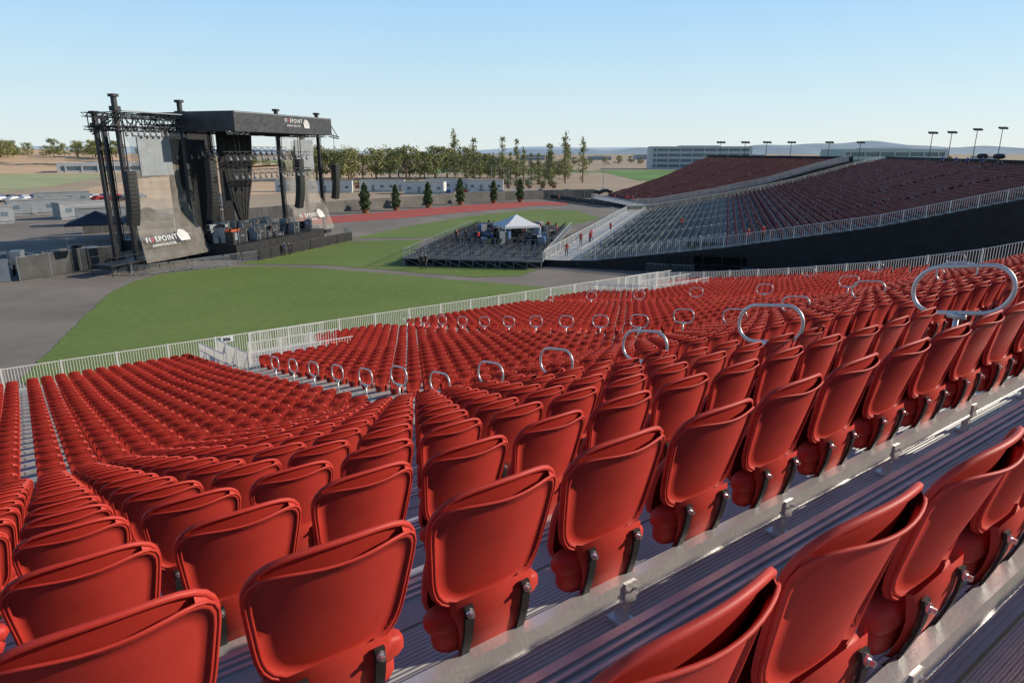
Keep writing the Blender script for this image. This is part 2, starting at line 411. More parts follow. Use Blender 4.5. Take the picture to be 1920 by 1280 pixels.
o1=tile('stadium_seats',mid,farp[:n1]+[(*seatpos(p),AR,1) for d,p in rest if abs(p[1])<6 and p[0]<25],[RED,STRAP]); o1['kind']='stuff'
o1.data.polygons.foreach_set('use_smooth',[True]*len(o1.data.polygons))
tag(o1,'many red tip-up stadium seats in long rows','seats')
o1=tile('stadium_seats',low,farp[n1:]+[(*seatpos(p),AR,1) for d,p in rest if not(abs(p[1])<6 and p[0]<25)],[RED]); o1['kind']='stuff'
tag(o1,'red stadium seats filling the lower tier','seats')
def loop_mesh(r=.021,w=.86,hh=.46,m=ALU):
    mb=MB(); pts=[]
    rr=hh/2; 
    for i in range(20):
        th=math.pi*(i/19)-math.pi/2
        pts.append((0,(w/2-rr)+rr*math.cos(th),rr*math.sin(th)))
    for i in range(20):
        th=math.pi*(i/19)+math.pi/2
        pts.append((0,-(w/2-rr)+rr*math.cos(th),rr*math.sin(th)))
    pts=[(0,y_,z_-y_*.16) for _,y_,z_ in pts]
    mb.tube(pts,r,8,0,True); mb.tube([(0,0,-rr+.01),(0,0,-.84)],.024,8); mb.box((0,0,-rr-.03),(.05,.16,.05)); mb.box((0,0,-.845),(.12,.12,.012))
    return mb.mesh('handrail_loop',[m],True)
me_loop=loop_mesh()
def hAt(Y):
    for i in range(len(rows)-1):
        if rows[i][0]-.23<=Y<rows[i+1][0]-.23: return rows[i][1]
    return rows[-1][1]
for ax in AISLES:
    for n in range(18):
        Y=2.62+2.0*n
        if Y>26.5 and ax in(7.35,39.6) or Y>35.5: continue
        if ax>25 and n%2: continue
        X,Yw=A(ax,Y); o=mk('handrail_loop',me_loop,None,(X,Yw,tz(hAt(Y))+.86),AR)
        tag(o,'oval aluminium tube handrail standing in the seating aisle','handrail','oval aisle handrails')
# ---------------------------------------------------------------- railings
def railing(name,pts,label,h=1.07,sp=.12,pl=2.4,rz=0,loc=(0,0,0),mats=None,pick=.018,group=None):
    root=mk(name,None,None,loc,rz); tag(root,label,'railing',group)
    for a,b in zip(pts[:-1],pts[1:]):
        a=Vector(a);b=Vector(b); L=(b-a).length; n=max(1,round(L/pl))
        for i in range(n):
            p=a+(b-a)*i/n; q=a+(b-a)*(i+1)/n; mb=MB(); z=Vector((0,0,1))
            ang=math.atan2((q-p).y,(q-p).x)
            mb.box(p+z*(h/2+.02),(.09,.06,h+.06),0,ang)
            mb.tube([p+z*h,q+z*h],.026,6,0); mb.tube([p+z*.1,q+z*.1],.022,4,0)
            m=max(2,int((q-p).length/sp))
            for k in range(1,m):
                c=p+(q-p)*k/m
                mb.box(c+z*(h/2+.05),(pick,pick,h-.1),0,ang)
            mb.obj('railing_panel',mats or [ALURAIL],root)
    return root
def Al(x,y,z): X,Y=A(x,y); return (X,Y,z)
railing('guard_railing',[Al(-8,Yf,zf),Al(XR,Yf,zf)],'light grey metal guard railing along the grandstand front',1.15,.12,2.3,pick=.028)
sp=[Al(XR-.1,Yf,zf)]+[Al(XR-.1,Y_,tz(hAt(Y_))) for Y_ in(33,26,20,14.6,9,3)]
railing('guard_railing',sp,'grey metal guard railing climbing the grandstand edge',1.1,.14,2.4,pick=.024)
for v in VOM:
    z=tz(hAt(33))-.1
    for dy in(0,1.8,3.6):
        railing('stair_railing',[Al(v[0]+dy*.3,v[2]+dy,z+.3),Al(v[1],v[2]+dy,z+.3)],'grey metal railing round the grandstand stair opening',1.1,.13,1.7,pick=.024)
    railing('stair_railing',[Al(v[0],v[2],z+.3),Al(v[0],v[3],z-.3)],'grey metal railing beside the stair opening',1.1,.13,1.9,pick=.024)
    railing('stair_railing',[Al(v[0]-.9,v[2]+.5,z+.3),Al(v[0]-.9,v[3],z-.3)],'grey metal railing beside the stair opening',1.1,.13,1.9,pick=.024)
def text_obj(s,size,m,parent,loc,rot,name='lettering',spacing=1.0):
    cu=bpy.data.curves.new('t','FONT'); cu.body=s; cu.size=size; cu.extrude=.01; cu.space_character=spacing; cu.align_x='LEFT'
    t=bpy.data.objects.new('t',cu); col.objects.link(t); dg=bpy.context.evaluated_depsgraph_get(); dg.update()
    me=bpy.data.meshes.new_from_object(t.evaluated_get(dg)); bpy.data.objects.remove(t)
    me.materials.clear(); me.materials.append(m)
    o=mk(name,me,parent,loc); o.rotation_euler=rot; 
    xs=[v.co.x for v in me.vertices]; return o,(max(xs) if xs else 0)
mb=MB(); mb.box((0,0,0),(.62,.03,.32)); 
X,Y=A(8.8,Yf-.12); sg=mb.obj('section_sign',[WHITE],None,False,(X,Y,zf+1.02),AR); tag(sg,'white section number sign reading 306 on the railing','sign')
text_obj('306',.29,STRAP,sg,(-.25,-.03,-.10),(R(90),0,0))
# ---------------------------------------------------------------- stands B and C
PROF=[(0,.8),(6,1.0),(20,3.0),(35,5.7),(48,8.9),(58,11.0)]
def pz(v):
    for (a,za),(b,zb) in zip(PROF[:-1],PROF[1:]):
        if v<=b: return za+(zb-za)*(v-a)/(b-a)
    return PROF[-1][1]
def stand(origin,rz,len0,lk,vmax,aisles,greyv,label,v0=6.5):
    root=mk('grandstand',None,None,(*origin,0),rz); tag(root,label,'grandstand')
    LEN=lambda v:len0+lk*v
    mb=MB(); 
    mb.add([(0,0,.8),(LEN(0),0,.8),(LEN(6),-6,.8),(0,-6,.8)],[(0,1,2,3)],1)
    v=6
    while v<vmax:
        z=pz(v); L=LEN(v); z2=pz(v+1)
        mb.add([(0,-v,z),(L,-v,z),(L,-v-1,z),(0,-v-1,z)],[(0,1,2,3)],0)
        mb.add([(0,-v-1,z),(L,-v-1,z),(L,-v-1,z2),(0,-v-1,z2)],[(0,1,2,3)],0)
        v+=1
    for a in aisles:   # pale aisle strips
        vv=6
        while vv<vmax-1:
            x0=a+lk*vv*a/len0; z=pz(vv)+.02
            mb.add([(x0-.5,-vv,z),(x0+.5,-vv,z),(x0+.5,-vv-.9,z),(x0-.5,-vv-.9,z)],[(0,1,2,3)],1); vv+=1
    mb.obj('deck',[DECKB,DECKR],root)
    mb=MB(); vs=[];fs=[]
    V=[0,6,20,35,48,vmax]
    for x in(0,1):
        vs=[]
        for v in V: 
            xx=-.05 if x==0 else LEN(v)+.05
            vs+=[(xx,-v,0),(xx,-v,pz(v)-.05)]
        if x==0:   # leave a service doorway in the near side
            def q(v0,v1,z0,z1): mb.add([(-.05,-v0,z0),(-.05,-v0,z1 if z1 is not None else pz(v0)-.05),(-.05,-v1,z1 if z1 is not None else pz(v1)-.05),(-.05,-v1,z0)],[(0,1,2,3)])
            for a_,b_ in((0,6),(6,17),(22.5,35),(35,48),(48,vmax)): q(a_,b_,0,None)
            q(17,20,2.15,None); q(20,22.5,2.15,None); mb.add([(4,-16,0),(4,-16,3),(4,-24,3),(4,-24,0)],[(0,1,2,3)])
        else: mb.add(vs,[(2*i,2*i+1,2*i+3,2*i+2) for i in range(len(V)-1)])
    mb.add([(0,.05,0),(LEN(0),.05,0),(LEN(0),.05,.75),(0,.05,.75)],[(0,1,2,3)])
    mb.add([(0,-vmax,0),(LEN(vmax),-vmax,0),(LEN(vmax),-vmax,pz(vmax)+.9),(0,-vmax,pz(vmax)+.9)],[(0,1,2,3)])
    mb.obj('cloth_skirt',[BLACK],root)
    red=[];gr=[]
    v=v0
    while v<vmax-.5:
        L=LEN(v); z=pz(math.floor(v)) if v>=6 else .8
        x=1.0
        while x<L-1:
            if all(abs(x-(a+ (lk*v*a/len0)))>.65 for a in aisles): (gr if v<greyv else red).append((x,-v,z+.375,random.uniform(-.06,.06),1))
            x+=.53
        v+=.93
    vl=vlow_seat()
    for pl,m,lb in((red,RED_SHADED,'rows of red stadium seats coloured as in shade'),(gr,GREYSEAT,'rows of grey stadium seats')):
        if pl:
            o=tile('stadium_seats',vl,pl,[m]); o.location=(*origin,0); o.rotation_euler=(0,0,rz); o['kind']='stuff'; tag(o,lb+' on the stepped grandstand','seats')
    return root,LEN
def W(origin,rz,x,y):
    return (origin[0]+x*math.cos(rz)-y*math.sin(rz), origin[1]+x*math.sin(rz)+y*math.cos(rz))
OB=(3.8,80.0); RB=R(73); OC=(27.8,163.0); RC=R(102)
bA=[11,22,33,44,55,66]; cAi=[7,15,23]
stand(OB,RB,70,.9,58,bA,20,'stepped aluminium grandstand with shade-darkened red and grey seats',4.6)
stand(OC,RC,29,.8,58,cAi,0,'distant stepped grandstand with shade-darkened red seats')
me_loop2=loop_mesh(.024,.85,.46,SCREEN)
for (O,rz,ais,l0,lk) in((OB,RB,bA,70,.9),(OC,RC,cAi,29,.8)):
    for a in ais:
        for v in range(8,57,3 if O==OB else 6):
            x=a+lk*v*a/l0; X,Y=W(O,rz,x,-v-.4)
            o=mk('handrail_loop',me_loop2,None,(X,Y,pz(v)+.84),rz); tag(o,'oval aluminium tube handrail standing in the seating aisle','handrail','oval aisle handrails')
def Wl(O,rz,x,v,z): X,Y=W(O,rz,x,-v); return (X,Y,z)
railing('guard_railing',[Wl(OB,RB,.1,v,pz(v)) for v in(0,6,13,20,27,35,41,48,57.5)],'light grey metal railing climbing the grandstand edge',1.2,.2,2.4,pick=.03)
railing('guard_railing',[Wl(OB,RB,x,.1,.8) for x in(0,70)],'light grey metal railing along the grandstand front walk',1.15,.25,2.6,pick=.03)
railing('guard_railing',[Wl(OB,RB,x,4.0,.8) for x in(2,70)],'light grey metal railing behind the front walkway',1.15,.3,3.0,pick=.03)
railing('guard_railing',[Wl(OB,RB,70+.9*v,v,pz(v)) for v in(0,6,20,35,48,57)],'grey metal railing on the far grandstand edge',1.15,.3,3.5,pick=.04)
railing('guard_railing',[Wl(OC,RC,0,v,pz(v)) for v in(0,6,20,35,48,57)],'light grey metal railing climbing the distant grandstand edge',1.5,.28,3.0,pick=.09)
railing('guard_railing',[Wl(OC,RC,x,0,.8) for x in(0,29)],'light grey metal railing along the distant grandstand front',1.2,.35,3.0,pick=.05)
mb=MB()
for v in np.arange(14,24.1,2.0):
    for xx in(-.9,-.15): mb.tube([Wl((0,0),0,xx,v,0),Wl((0,0),0,xx,v,2.2)],.04,5)
for z in(1.1,2.1):
    for xx in(-.9,-.15): mb.tube([(xx,-14,z),(xx,-24,z)],.03,4)
for v in np.arange(14,24,2.0): mb.tube([(-.9,-v,.1),(-.9,-v-2,2.1)],.025,4)
o=mb.obj('scaffold',[DARKSTEEL],None,False,(*OB,0),RB); tag(o,'dark scaffold at the black cloth grandstand side','scaffold')
# ---------------------------------------------------------------- stage
OS=(-43.2,76.1); RS=R(73)
stage=mk('concert_stage',None,None,(*OS,0),RS); tag(stage,'black steel concert stage with roof, towers and hanging scrims','stage')
T1=1.5; T4=40.6
for t,b in((T1,0),(11,0),(30,0),(T4,0),(T1,3.0),(11,12),(30,12),(T4,3.0)):
    mb=MB(); tall=18.7 if b==0 else 17.0
    mb.box((t,b,tall/2),(.42,.42,tall)); mb.box((t,b,.25),(1.6,1.6,.5)); mb.box((t,b,tall+.15),(.75,.75,.3)); mb.box((t,b,tall-1.2),(.8,.8,.5))
    for sx in(-.3,.3): mb.tube([(t+sx,b-.3,.4),(t+sx,b-.3,tall-1)],.05,4)
    for k in range(12): mb.tube([(t-.3,b-.3,.6+k*1.4),(t+.3,b-.3,1.3+k*1.4)],.03,3)
    mb.obj('tower',[DARKSTEEL],stage)
mb=MB()
for (t0,t1) in((.6,11),(31.5,T4+.9)):
    for b in(-.4,3.0):
        truss(mb,(t0,b,16.9),(t1,b,16.9),.45); truss(mb,(t0,b,15.5),(t1,b,15.5),.45)
        n=8
        for i in range(n):
            x=t0+(t1-t0)*i/n; x2=t0+(t1-t0)*(i+1)/n
            mb.tube([(x,b,16.9 if i%2 else 15.5),(x2,b,15.5 if i%2 else 16.9)],.08,4); mb.tube([(x,b,15.5),(x,b,16.9)],.06,4)
    for t in np.linspace(t0,t1,5):
        truss(mb,(t,-.9,16.9),(t,3.6,16.9),.4); truss(mb,(t,-.9,15.5),(t,3.6,15.5),.35)
truss(mb,(.4,-.3,16.4),(-.6,1.5,14.9),.3)
mb.obj('wing_truss',[DARKSTEEL],stage)
mb=MB()
mb.box((21,-1,17.45),(21,14,.3),0)
for t in np.linspace(11,31,9): truss(mb,(t,-7.6,16.6),(t,6,16.6),.8,0,.07)
for b in(-7.5,-4,0,4): truss(mb,(10.8,b,15.7),(31.2,b,15.7),.7,0,.07)
mb.obj('roof',[DARKSTEEL],stage)
RE=31.6
mb=MB()
mb.box(((10.5+RE)/2,-8,16.5),(RE-10.5,.08,2.3)); mb.box((10.45,-3.8,16.5),(.08,8.5,2.3)); mb.box((RE+.05,-1,16.5),(.08,14,2.3))
mb.obj('roof_fascia',[BLACKROOF],stage)
mb=MB(); mb.box(((10.5+RE)/2,-8.06,17.55),(RE-10.5,.05,.10)); mb.box((6,-1,17.25),(9.5,.2,.12)); mb.obj('roof_edge',[SCREEN],stage)
mb=MB(); truss(mb,(RE,-7.6,15.3),(RE+2,-7.9,15.0),.3); mb.tube([(RE+2,-7.9,15),(RE,-7.8,17)],.06,4); mb.obj('roof_outrigger',[DARKSTEEL],stage)
def emblem(parent,loc,rot,s):
    mb=MB(); K=6
    for k in range(K):
        a=k/K; xl=-.5+a; xr=xl+.125; pts=[]; n=8
        top=lambda x:.95*math.sqrt(max(0,1-((x+.15)/.72)**2)) if x>-.15 else .95-.35*((x+.15)/.35)**2
        vs=[]
        for i in range(n+1):
            t=i/n; sh=.16*math.sin(t*math.pi/2)
            zl=top(xl)*t; vs.append(((xl-sh*(1-a)+.1)*s,zl*s,0)); vs.append(((xr-sh*(1-a)+.1)*s,top(xr)*t*s,0))
        mb.add(vs,[(2*i,2*i+1,2*i+3,2*i+2) for i in range(n)])
    o=mb.obj('emblem',[WHITE],parent,False,loc); o.rotation_euler=rot
def brand(parent,x,y,z,size,rot):
    cur=x
    for s_,m in(('FI',WHITE),('V',REDL),('EPOINT',WHITE)):
        o,wd=text_obj(s_,size,m,parent,(cur,y,z),rot,spacing=1.2); cur+=wd+size*.12
    cs=rot[0]; dz=-size*.85*math.sin(cs); dy=-size*.85*math.cos(cs)
    text_obj('AMPHITHEATRE',size*.50,WHITE,parent,(x+size*.6,y+dy,z+dz+size*.15),rot,spacing=1.25)
    return cur
c=brand(stage,20.2,-8.12,16.7,.72,(R(90),0,0))
emblem(stage,(c+.9,-8.12,16.1),(R(90),0,0),1.2)
def scrim(t0,t1,ztop,zk,out,fl):
    mb=MB(); nx=24; prof=[(ztop,0),(ztop*.8,0),(zk+3,0),(zk,-.05),(zk*.6+.6,-out*.5),(1.0,-out)]
    vs=[]
    for j,(z,yy) in enumerate(prof):
        pinch=(.45 if 0<j<3 else 0); ex=(0,0,0,0,fl*.6,fl)[j]
        for i in range(nx+1):
            f=i/nx; x=t0-ex+(t1-t0+ex)*(f)+(pinch*(1-2*f)*2); vs.append((x,yy+(.14*math.sin(f*27+j*.9)+.08*math.sin(f*61+j*2))*(1 if j<3 else .35)-.15*math.sin(f*math.pi),z))
    mb.add(vs,[(j*(nx+1)+i,(j+1)*(nx+1)+i,(j+1)*(nx+1)+i+1,j*(nx+1)+i+1) for j in range(len(prof)-1) for i in range(nx)])
    mb.obj('scrim',[SCRIM],stage,True)
scrim(2.0,10.6,15.2,6.2,2.4,1.6); scrim(30.6,39.8,15.2,6.2,2.4,.6)
til=R(66)
c=brand(stage,.9,-2.35,3.2,.84,(til,0,0)); emblem(stage,(c+.95,-2.45,2.9),(til,0,0),1.5)
c=brand(stage,30.7,-2.3,3.3,.84,(til,0,0)); emblem(stage,(c+.95,-2.4,3.0),(til,0,0),1.5)
mb=MB(); mb.box((5.6,-.6,12.6),(4.8,.15,4.4)); mb.obj('video_screen',[SCREEN],stage)
mb=MB(); mb.box((35.5,-.6,12.6),(4.8,.15,4.4)); mb.obj('video_screen',[SCREEN],stage)
mb=MB(); mb.box((25.6,12,8.5),(9.6,.1,15)); 
mb.box((28.8,9,8.5),(2.4,.1,15))
mb.obj('backdrop',[BLACK],stage)
mb=MB(); nx=24; vs=[]
prof=[(15.2,14.6,21.5),(12,15.0,21.2),(9,15.6,20.6),(6.5,16.2,19.6),(4.2,17.2,18.8)]
for z,a,b in prof:
    for i in range(nx+1): f=i/nx; vs.append((a+(b-a)*f,-2+.22*math.sin(f*40),z))
mb.add(vs,[(j*(nx+1)+i,(j+1)*(nx+1)+i,(j+1)*(nx+1)+i+1,j*(nx+1)+i+1) for j in range(4) for i in range(nx)]); mb.obj('hanging_drape',[BLACK],stage,True)
mb=MB(); mb.box((21,3,.9),(20.0,18,1.8),0); mb.box((21,3,1.84),(20.2,18.2,.06),1)
mb.box((6,3.6,.6),(8.5,5.6,1.2),0); mb.box((36,3.6,.6),(8.5,5.6,1.2),0)
mb.obj('stage_deck',[BLACK,DARKSTEEL],stage)
def lamp(mb,x,y,z):
    mb.tube([(x,y,z),(x,y,z-.3)],.05,4); mb.tube([(x,y-.12,z-.65),(x,y,z-.25)],[.20,.12],8)
for (a,b,z,L) in((12,-5,12.8,18),(12,-1,13.4,18),(12,4,13.0,18),(12,-5.6,10.6,17)):
    mb=MB(); truss(mb,(a,b,z),(a+L,b,z),.5)
    for x in(a+2,a+L-2): mb.tube([(x,b,z),(x,b,15.6)],.03,4)
    o=mb.obj('lighting_truss',[DARKSTEEL],None,False,(*OS,0),RS); tag(o,'hanging black lighting truss with a row of lamps','lighting truss','stage lighting trusses')
    ml=MB(); lamp(ml,0,0,-.2); mlm=ml.mesh('lamp',[SCREEN])
    for i in range(14): mk('lamp',mlm,o,(a+.8+i*(L-1.5)/13,b,z))
ml=MB(); lamp(ml,0,0,0); mlm=ml.mesh('floodlight',[SCREEN])
for i in range(11): mk('floodlight',mlm,stage,(1.5+i*.85,-1,15.3))
def line_array(t,b,top,n,lb):
    mb=MB(); z=top; y=b
    mb.box((t,b,top+.3),(1.0,.9,.15)); mb.tube([(t,b,top+.3),(t,b,15.8)],.04,4)
    for i in range(n):
        tilt=.02+ .35*(i/n)**2.5
        mb.box((t,y,z-.2),(1.25,.75,.39),0,0,1,0,tilt); mb.box((t,y-.39,z-.22),(1.05,.03,.30),1,0,1,0,tilt)
        z-=.42*math.cos(tilt); y+=.42*math.sin(tilt)
    o=mb.obj('line_array_speaker',[DARKSTEEL,STRAP],None,False,(*OS,0),RS); tag(o,lb,'loudspeaker','hanging loudspeaker arrays')
lal='tall black curved loudspeaker array hanging from the stage wing'
line_array(.6,-1.6,11.0,14,lal); line_array(11.2,-3.4,12.0,17,lal); line_array(30.4,-3.0,12.0,17,lal); line_array(T4+.8,-2.4,11.0,13,lal)
def S(t,b): return W(OS,RS,t,b)
random.seed(11)
gm=[DARKSTEEL,SCREEN,TEAL,ORANGE,STRAP]
for i in range(90):
    t=random.uniform(11.5,29.5); b=random.uniform(-5.5,3); mb=MB(); w,d,hh=random.uniform(.5,1.5),random.uniform(.5,1.2),random.uniform(.5,1.9)
    mi=random.choice([0,0,0,1,4,4,2 if i%6==0 else 0]); 
    mb.box((0,0,hh/2+.1),(w,d,hh),0)
    for e in(-1,1):
        mb.box((e*w*.5,0,hh/2+.1),(.05,d+.04,hh+.03),1)
        for f in(-1,1): mb.tube([(e*w*.38-.02,f*d*.38,.06),(e*w*.38+.02,f*d*.38,.06)],.06,8,1)
    mb.box((0,-d*.5-.01,hh*.6),(w*.4,.03,.12),1)
    X,Y=S(t,b); o=mb.obj('flight_case',[gm[mi],SCREEN if mi!=1 else STRAP],None,False,(X,Y,1.87),RS+random.uniform(-.3,.3)); tag(o,'equipment flight case with metal edges on the stage deck','flight case','flight cases on the stage')
X,Y=S(12.6,-4.5)
mb=MB(); mb.box((0,0,.75),(2.0,1.4,1.5)); mb.box((0,-.71,.9),(1.4,.03,.9),1)
o=mb.obj('flight_case',[STRAP,SCREEN],None,False,(X,Y,1.87),RS); tag(o,'large black flight case under the orange cover','flight case','flight cases on the stage')
mb=MB(); 
for i in range(8): mb.box((math.cos(i)*.6,math.sin(i)*.4,.12),(1.1,.8,.26),0,i*.7,.7)
o=mb.obj('cloth_cover',[ORANGE],None,False,(X,Y,3.38),RS); tag(o,'orange red cloth cover draped over stage gear','cloth')
def barricade(p,q,label='grey steel crowd barricade',h=1.15,mt=None,solid=False):
    p=Vector((*p,0));q=Vector((*q,0)); n=max(1,round((q-p).length/2.2)); ang=math.atan2((q-p).y,(q-p).x)
    for i in range(n):
        c=p+(q-p)*(i+.5)/n; L=(q-p).length/n*.96; mb=MB()
        mb.tube([(-L/2,0,.1),(-L/2,0,h),(L/2,0,h),(L/2,0,.1)],.03,5); mb.tube([(-L/2,0,.18),(L/2,0,.18)],.025,4)
        for k in range(1,int(L/.16)): mb.box((-L/2+k*.16,0,h/2+.05),(.02,.02,h-.15))
        for e in(-.7,.7): mb.box((e*L/2,0,.03),(.06,.6,.05))
        if solid: mb.box((0,-.04,h/2),(L,.02,h-.1),1)
        o=mb.obj('crowd_barricade',[mt or SCREEN,BLACK],None,False,(c.x+random.gauss(0,.08),c.y+random.gauss(0,.08),.02),ang+random.gauss(0,.05)); tag(o,label+' standing on the asphalt','barricade','crowd barricades')
barricade(S(-1,-4),S(11.5,-8.5)); barricade(S(11.5,-8.8),S(33,-9.5),'black covered crowd barricade',1.3,DARKSTEEL,True); barricade(S(33,-9.5),S(40,-4))
barricade(S(-1,-4),S(-2,2)); barricade(S(3,-6.5),S(7,-8.2))
barricade(Wl(OB,RB,-1.6,12,0)[:2],Wl(OB,RB,-1.8,17,0)[:2]); barricade(Wl(OB,RB,-2.2,22,0)[:2],Wl(OB,RB,-2.6,27,0)[:2])
mb=MB()
for t in np.linspace(-3.5,9.5,7):
    for b in(-1.6,1.2): mb.tube([(t,b,0),(t,b,2.2)],.05,5)
    mb.tube([(t,-1.6,1.2),(t,1.2,1.2)],.04,4); mb.tube([(t,-1.6,2.1),(t,1.2,2.1)],.04,4)
for b in(-1.6,1.2):
    for z in(1.2,2.1): mb.tube([(-3.5,b,z),(9.5,b,z)],.04,4)
mb.box((3,-.2,1.25),(13,2.6,.08))
o=mb.obj('scaffold_platform',[DARKSTEEL],None,False,(*OS,0),RS); tag(o,'dark steel scaffold platform at the foot of the stage wing','scaffold')
for i in range(26):
    mb=MB(); w,d,hh=random.uniform(.8,2.2),random.uniform(.8,1.5),random.uniform(.8,2.2)
    mb.box((0,0,hh/2+.1),(w,d,hh),0)
    for e in(-1,1):
        mb.box((e*w*.5,0,hh/2+.1),(.06,d+.04,hh+.03),1)
        for f in(-1,1): mb.tube([(e*w*.38-.02,f*d*.38,.06),(e*w*.38+.02,f*d*.38,.06)],.06,8,1)
    X,Y=S(random.uniform(-9,5),random.uniform(5,26)); o=mb.obj('flight_case',[gm[random.choice([0,0,1,4])],SCREEN],None,False,(X,Y,.02),random.uniform(0,3)); tag(o,'wheeled flight case parked on asphalt beside the stage','flight case','flight cases beside the stage')
# ---------------------------------------------------------------- mesh fences
def meshfence(pts,h,label,m=BLACK,pl=3.0):
    root=mk('mesh_fence',None); tag(root,label,'fence')
    for a,b in zip(pts[:-1],pts[1:]):
        a=Vector((*a,0));b=Vector((*b,0)); n=max(1,round((b-a).length/pl)); ang=math.atan2((b-a).y,(b-a).x)
        for i in range(n):
            p=a+(b-a)*i/n;q=a+(b-a)*(i+1)/n; c=(p+q)/2; L=(q-p).length; mb=MB()
            mb.box((c.x,c.y,h/2),(L-.06,.02,h-.15),0,ang); mb.tube([(p.x,p.y,0),(p.x,p.y,h)],.035,5,1); mb.tube([(p.x,p.y,h),(q.x,q.y,h)],.03,4,1)
            mb.obj('fence_panel',[m,SCREEN],root)
GREYCLOTH=mat('fence_cloth',(0.06,0.06,0.06),0.8,0,0.4,.5,.8,1.0,bdist=.1)
GREYCLOTH2=mat('fence_cloth_faded',(0.14,0.13,0.115),0.8,0,0.3,.2,.8,1.0,bdist=.1)
meshfence([(-51.3,70.3),(-48.9,77),(-46,80)],2.5,'black cloth covered chain link fence beside the stage',GREYCLOTH)
meshfence([(-54.5,69),(-52,70)],2.4,'light chain link gate panel beside the fence',SCREEN)
fp=[(-44,148),(-38,157),(-26,170),(-12.8,185),(-2,193),(9,199),(24,203)]
meshfence(fp,2.6,'faded cloth covered fence curving behind the red track',GREYCLOTH2)
meshfence([(-70,112),(-58,125),(-44,148)],2.5,'dark cloth covered fence behind the stage',GREYCLOTH)
meshfence([(11,199),(18,182),(24,168)],1.4,'low dark fence by the grandstand entrance',GREYCLOTH)
# ---------------------------------------------------------------- vegetation
def leafquad(mb,c,s,mi=0):
    u=Vector((random.gauss(0,1),random.gauss(0,1),random.gauss(0,1))).normalized(); w=u.orthogonal().normalized(); x=u.cross(w)
    a=random.uniform(0,6.28); p=w*math.cos(a)+x*math.sin(a); q=u.cross(p); p=p*s; q=q*s*random.uniform(.5,.9); c=Vector(c)
    mb.add([c-p,c-q*.8,c+p,c+q],[(0,1,2,3)],mi)
def tree_meshes(kind,hgt,seed):
    random.seed(seed); tk=MB(); cr=MB()
    if kind=='round':
        pts=[(0,0,0),(random.uniform(-.3,.3),.2,hgt*.25),(random.uniform(-.5,.5),0,hgt*.6)]; tk.tube(pts,[.35,.28,.1],7)
        cl=[]
        for i in range(30):
            a=random.uniform(0,6.28); rr=random.uniform(.1,1)**.6*hgt*.50; z=random.uniform(.20,.95)*hgt
            rr*=math.sin(min(1,max(.15,(1.12-z/hgt)*1.35))*math.pi/2)
            c=(math.cos(a)*rr,math.sin(a)*rr,z); cl.append(c); tk.tube([(0,0,hgt*random.uniform(.2,.45)),c],[.1,.03],4)
        for c in cl:
            R_=random.uniform(.09,.17)*hgt
            for k in range(58):
                d=Vector((random.gauss(0,1),random.gauss(0,1),random.gauss(0,.7))); d=d.normalized()*R_*random.uniform(.4,1)
                leafquad(cr,Vector(c)+d,random.uniform(.22,.44))
    elif kind=='tall':
        tk.tube([(0,0,0),(.1,0,hgt*.5),(0,.1,hgt*.98)],[.3,.2,.05],7)
        for i in range(40):
            z=hgt*random.uniform(.12,.98); a=random.uniform(0,6.28); rr=(1.03-z/hgt)**.8*hgt*.17*random.uniform(.4,1)+.3
            c=Vector((math.cos(a)*rr,math.sin(a)*rr,z)); tk.tube([(0,0,z-.6),c],[.07,.02],3)
            for k in range(24):
                t=random.random(); leafquad(cr,Vector((0,0,z-.5)).lerp(c,.3+.8*t)+Vector((random.gauss(0,.38),random.gauss(0,.38),random.gauss(0,.35))),random.uniform(.16,.34))
    elif kind=='column':
        tk.tube([(0,0,.6),(0,0,hgt*.8)],[.12,.05],6)
        for i in range(1700):
            z=random.uniform(.14,1)*hgt; rr=1.15*math.sin(min(1,(1.03-z/hgt)*1.9)*math.pi/2)*random.uniform(.5,1.08)*(.82+.18*math.sin(z*4)); a=random.uniform(0,6.28)
            leafquad(cr,(math.cos(a)*rr,math.sin(a)*rr,z),random.uniform(.10,.24))
    return tk,cr
def plant(name,trees,kinds,label,cat,group):
    for (x,y,s,z0) in trees:
        tk,cr=random.choice(kinds)
        o=mk(name,None,None,(x,y,z0),random.uniform(0,6.28)); o.scale=(s*random.uniform(.9,1.2),s*random.uniform(.9,1.2),s)
        tag(o,label,cat,group); mk('trunk',tk,o); mk('crown',cr,o)
def mm(k,h,seed,leaf):
    a,b=tree_meshes(k,h,seed); return (a.mesh('trunk',[BARK]),b.mesh('crown',[leaf]))
rk=[mm('round',12,s,LEAF2) for s in(1,2,3)]+[mm('round',12,4,LEAF)]; tk_=[mm('tall',16,5,LEAF),mm('tall',16,6,LEAF2),mm('tall',16,7,LEAF2)]; ck=[mm('column',5.8,8,LEAF3),mm('column',5.8,9,LEAF3)]
random.seed(3)
T=[]
x=-104
while x<30: T.append((x,random.uniform(325,375),random.uniform(1.0,1.35) if x<-15 else random.uniform(.65,.95),0)); x+=random.uniform(3.0,5.0)
plant('broadleaf_tree',T,rk,'olive green broadleaf tree beyond the fairground','tree','row of broadleaf trees')
T=[]; x=-24
while x<33: T.append((x,random.uniform(295,350),random.choice([.8,.9,.95,1.05,1.2,1.38]),0)); x+=random.uniform(2.2,4.4)
plant('tall_tree',T,tk_,'tall narrow feathery evergreen tree','tree','row of tall narrow trees')
T=[(random.uniform(-410,-285),random.uniform(500,580),random.uniform(.75,1.15),9) for i in range(28)]+[(random.uniform(-270,-170),random.uniform(470,560),random.uniform(.5,.8),2) for i in range(12)]+[(random.uniform(-170,-60),random.uniform(560,640),random.uniform(.8,1.2),0) for i in range(14)]
plant('broadleaf_tree',T,rk,'bushy green tree on the tan hillside','tree','trees on the hillside')
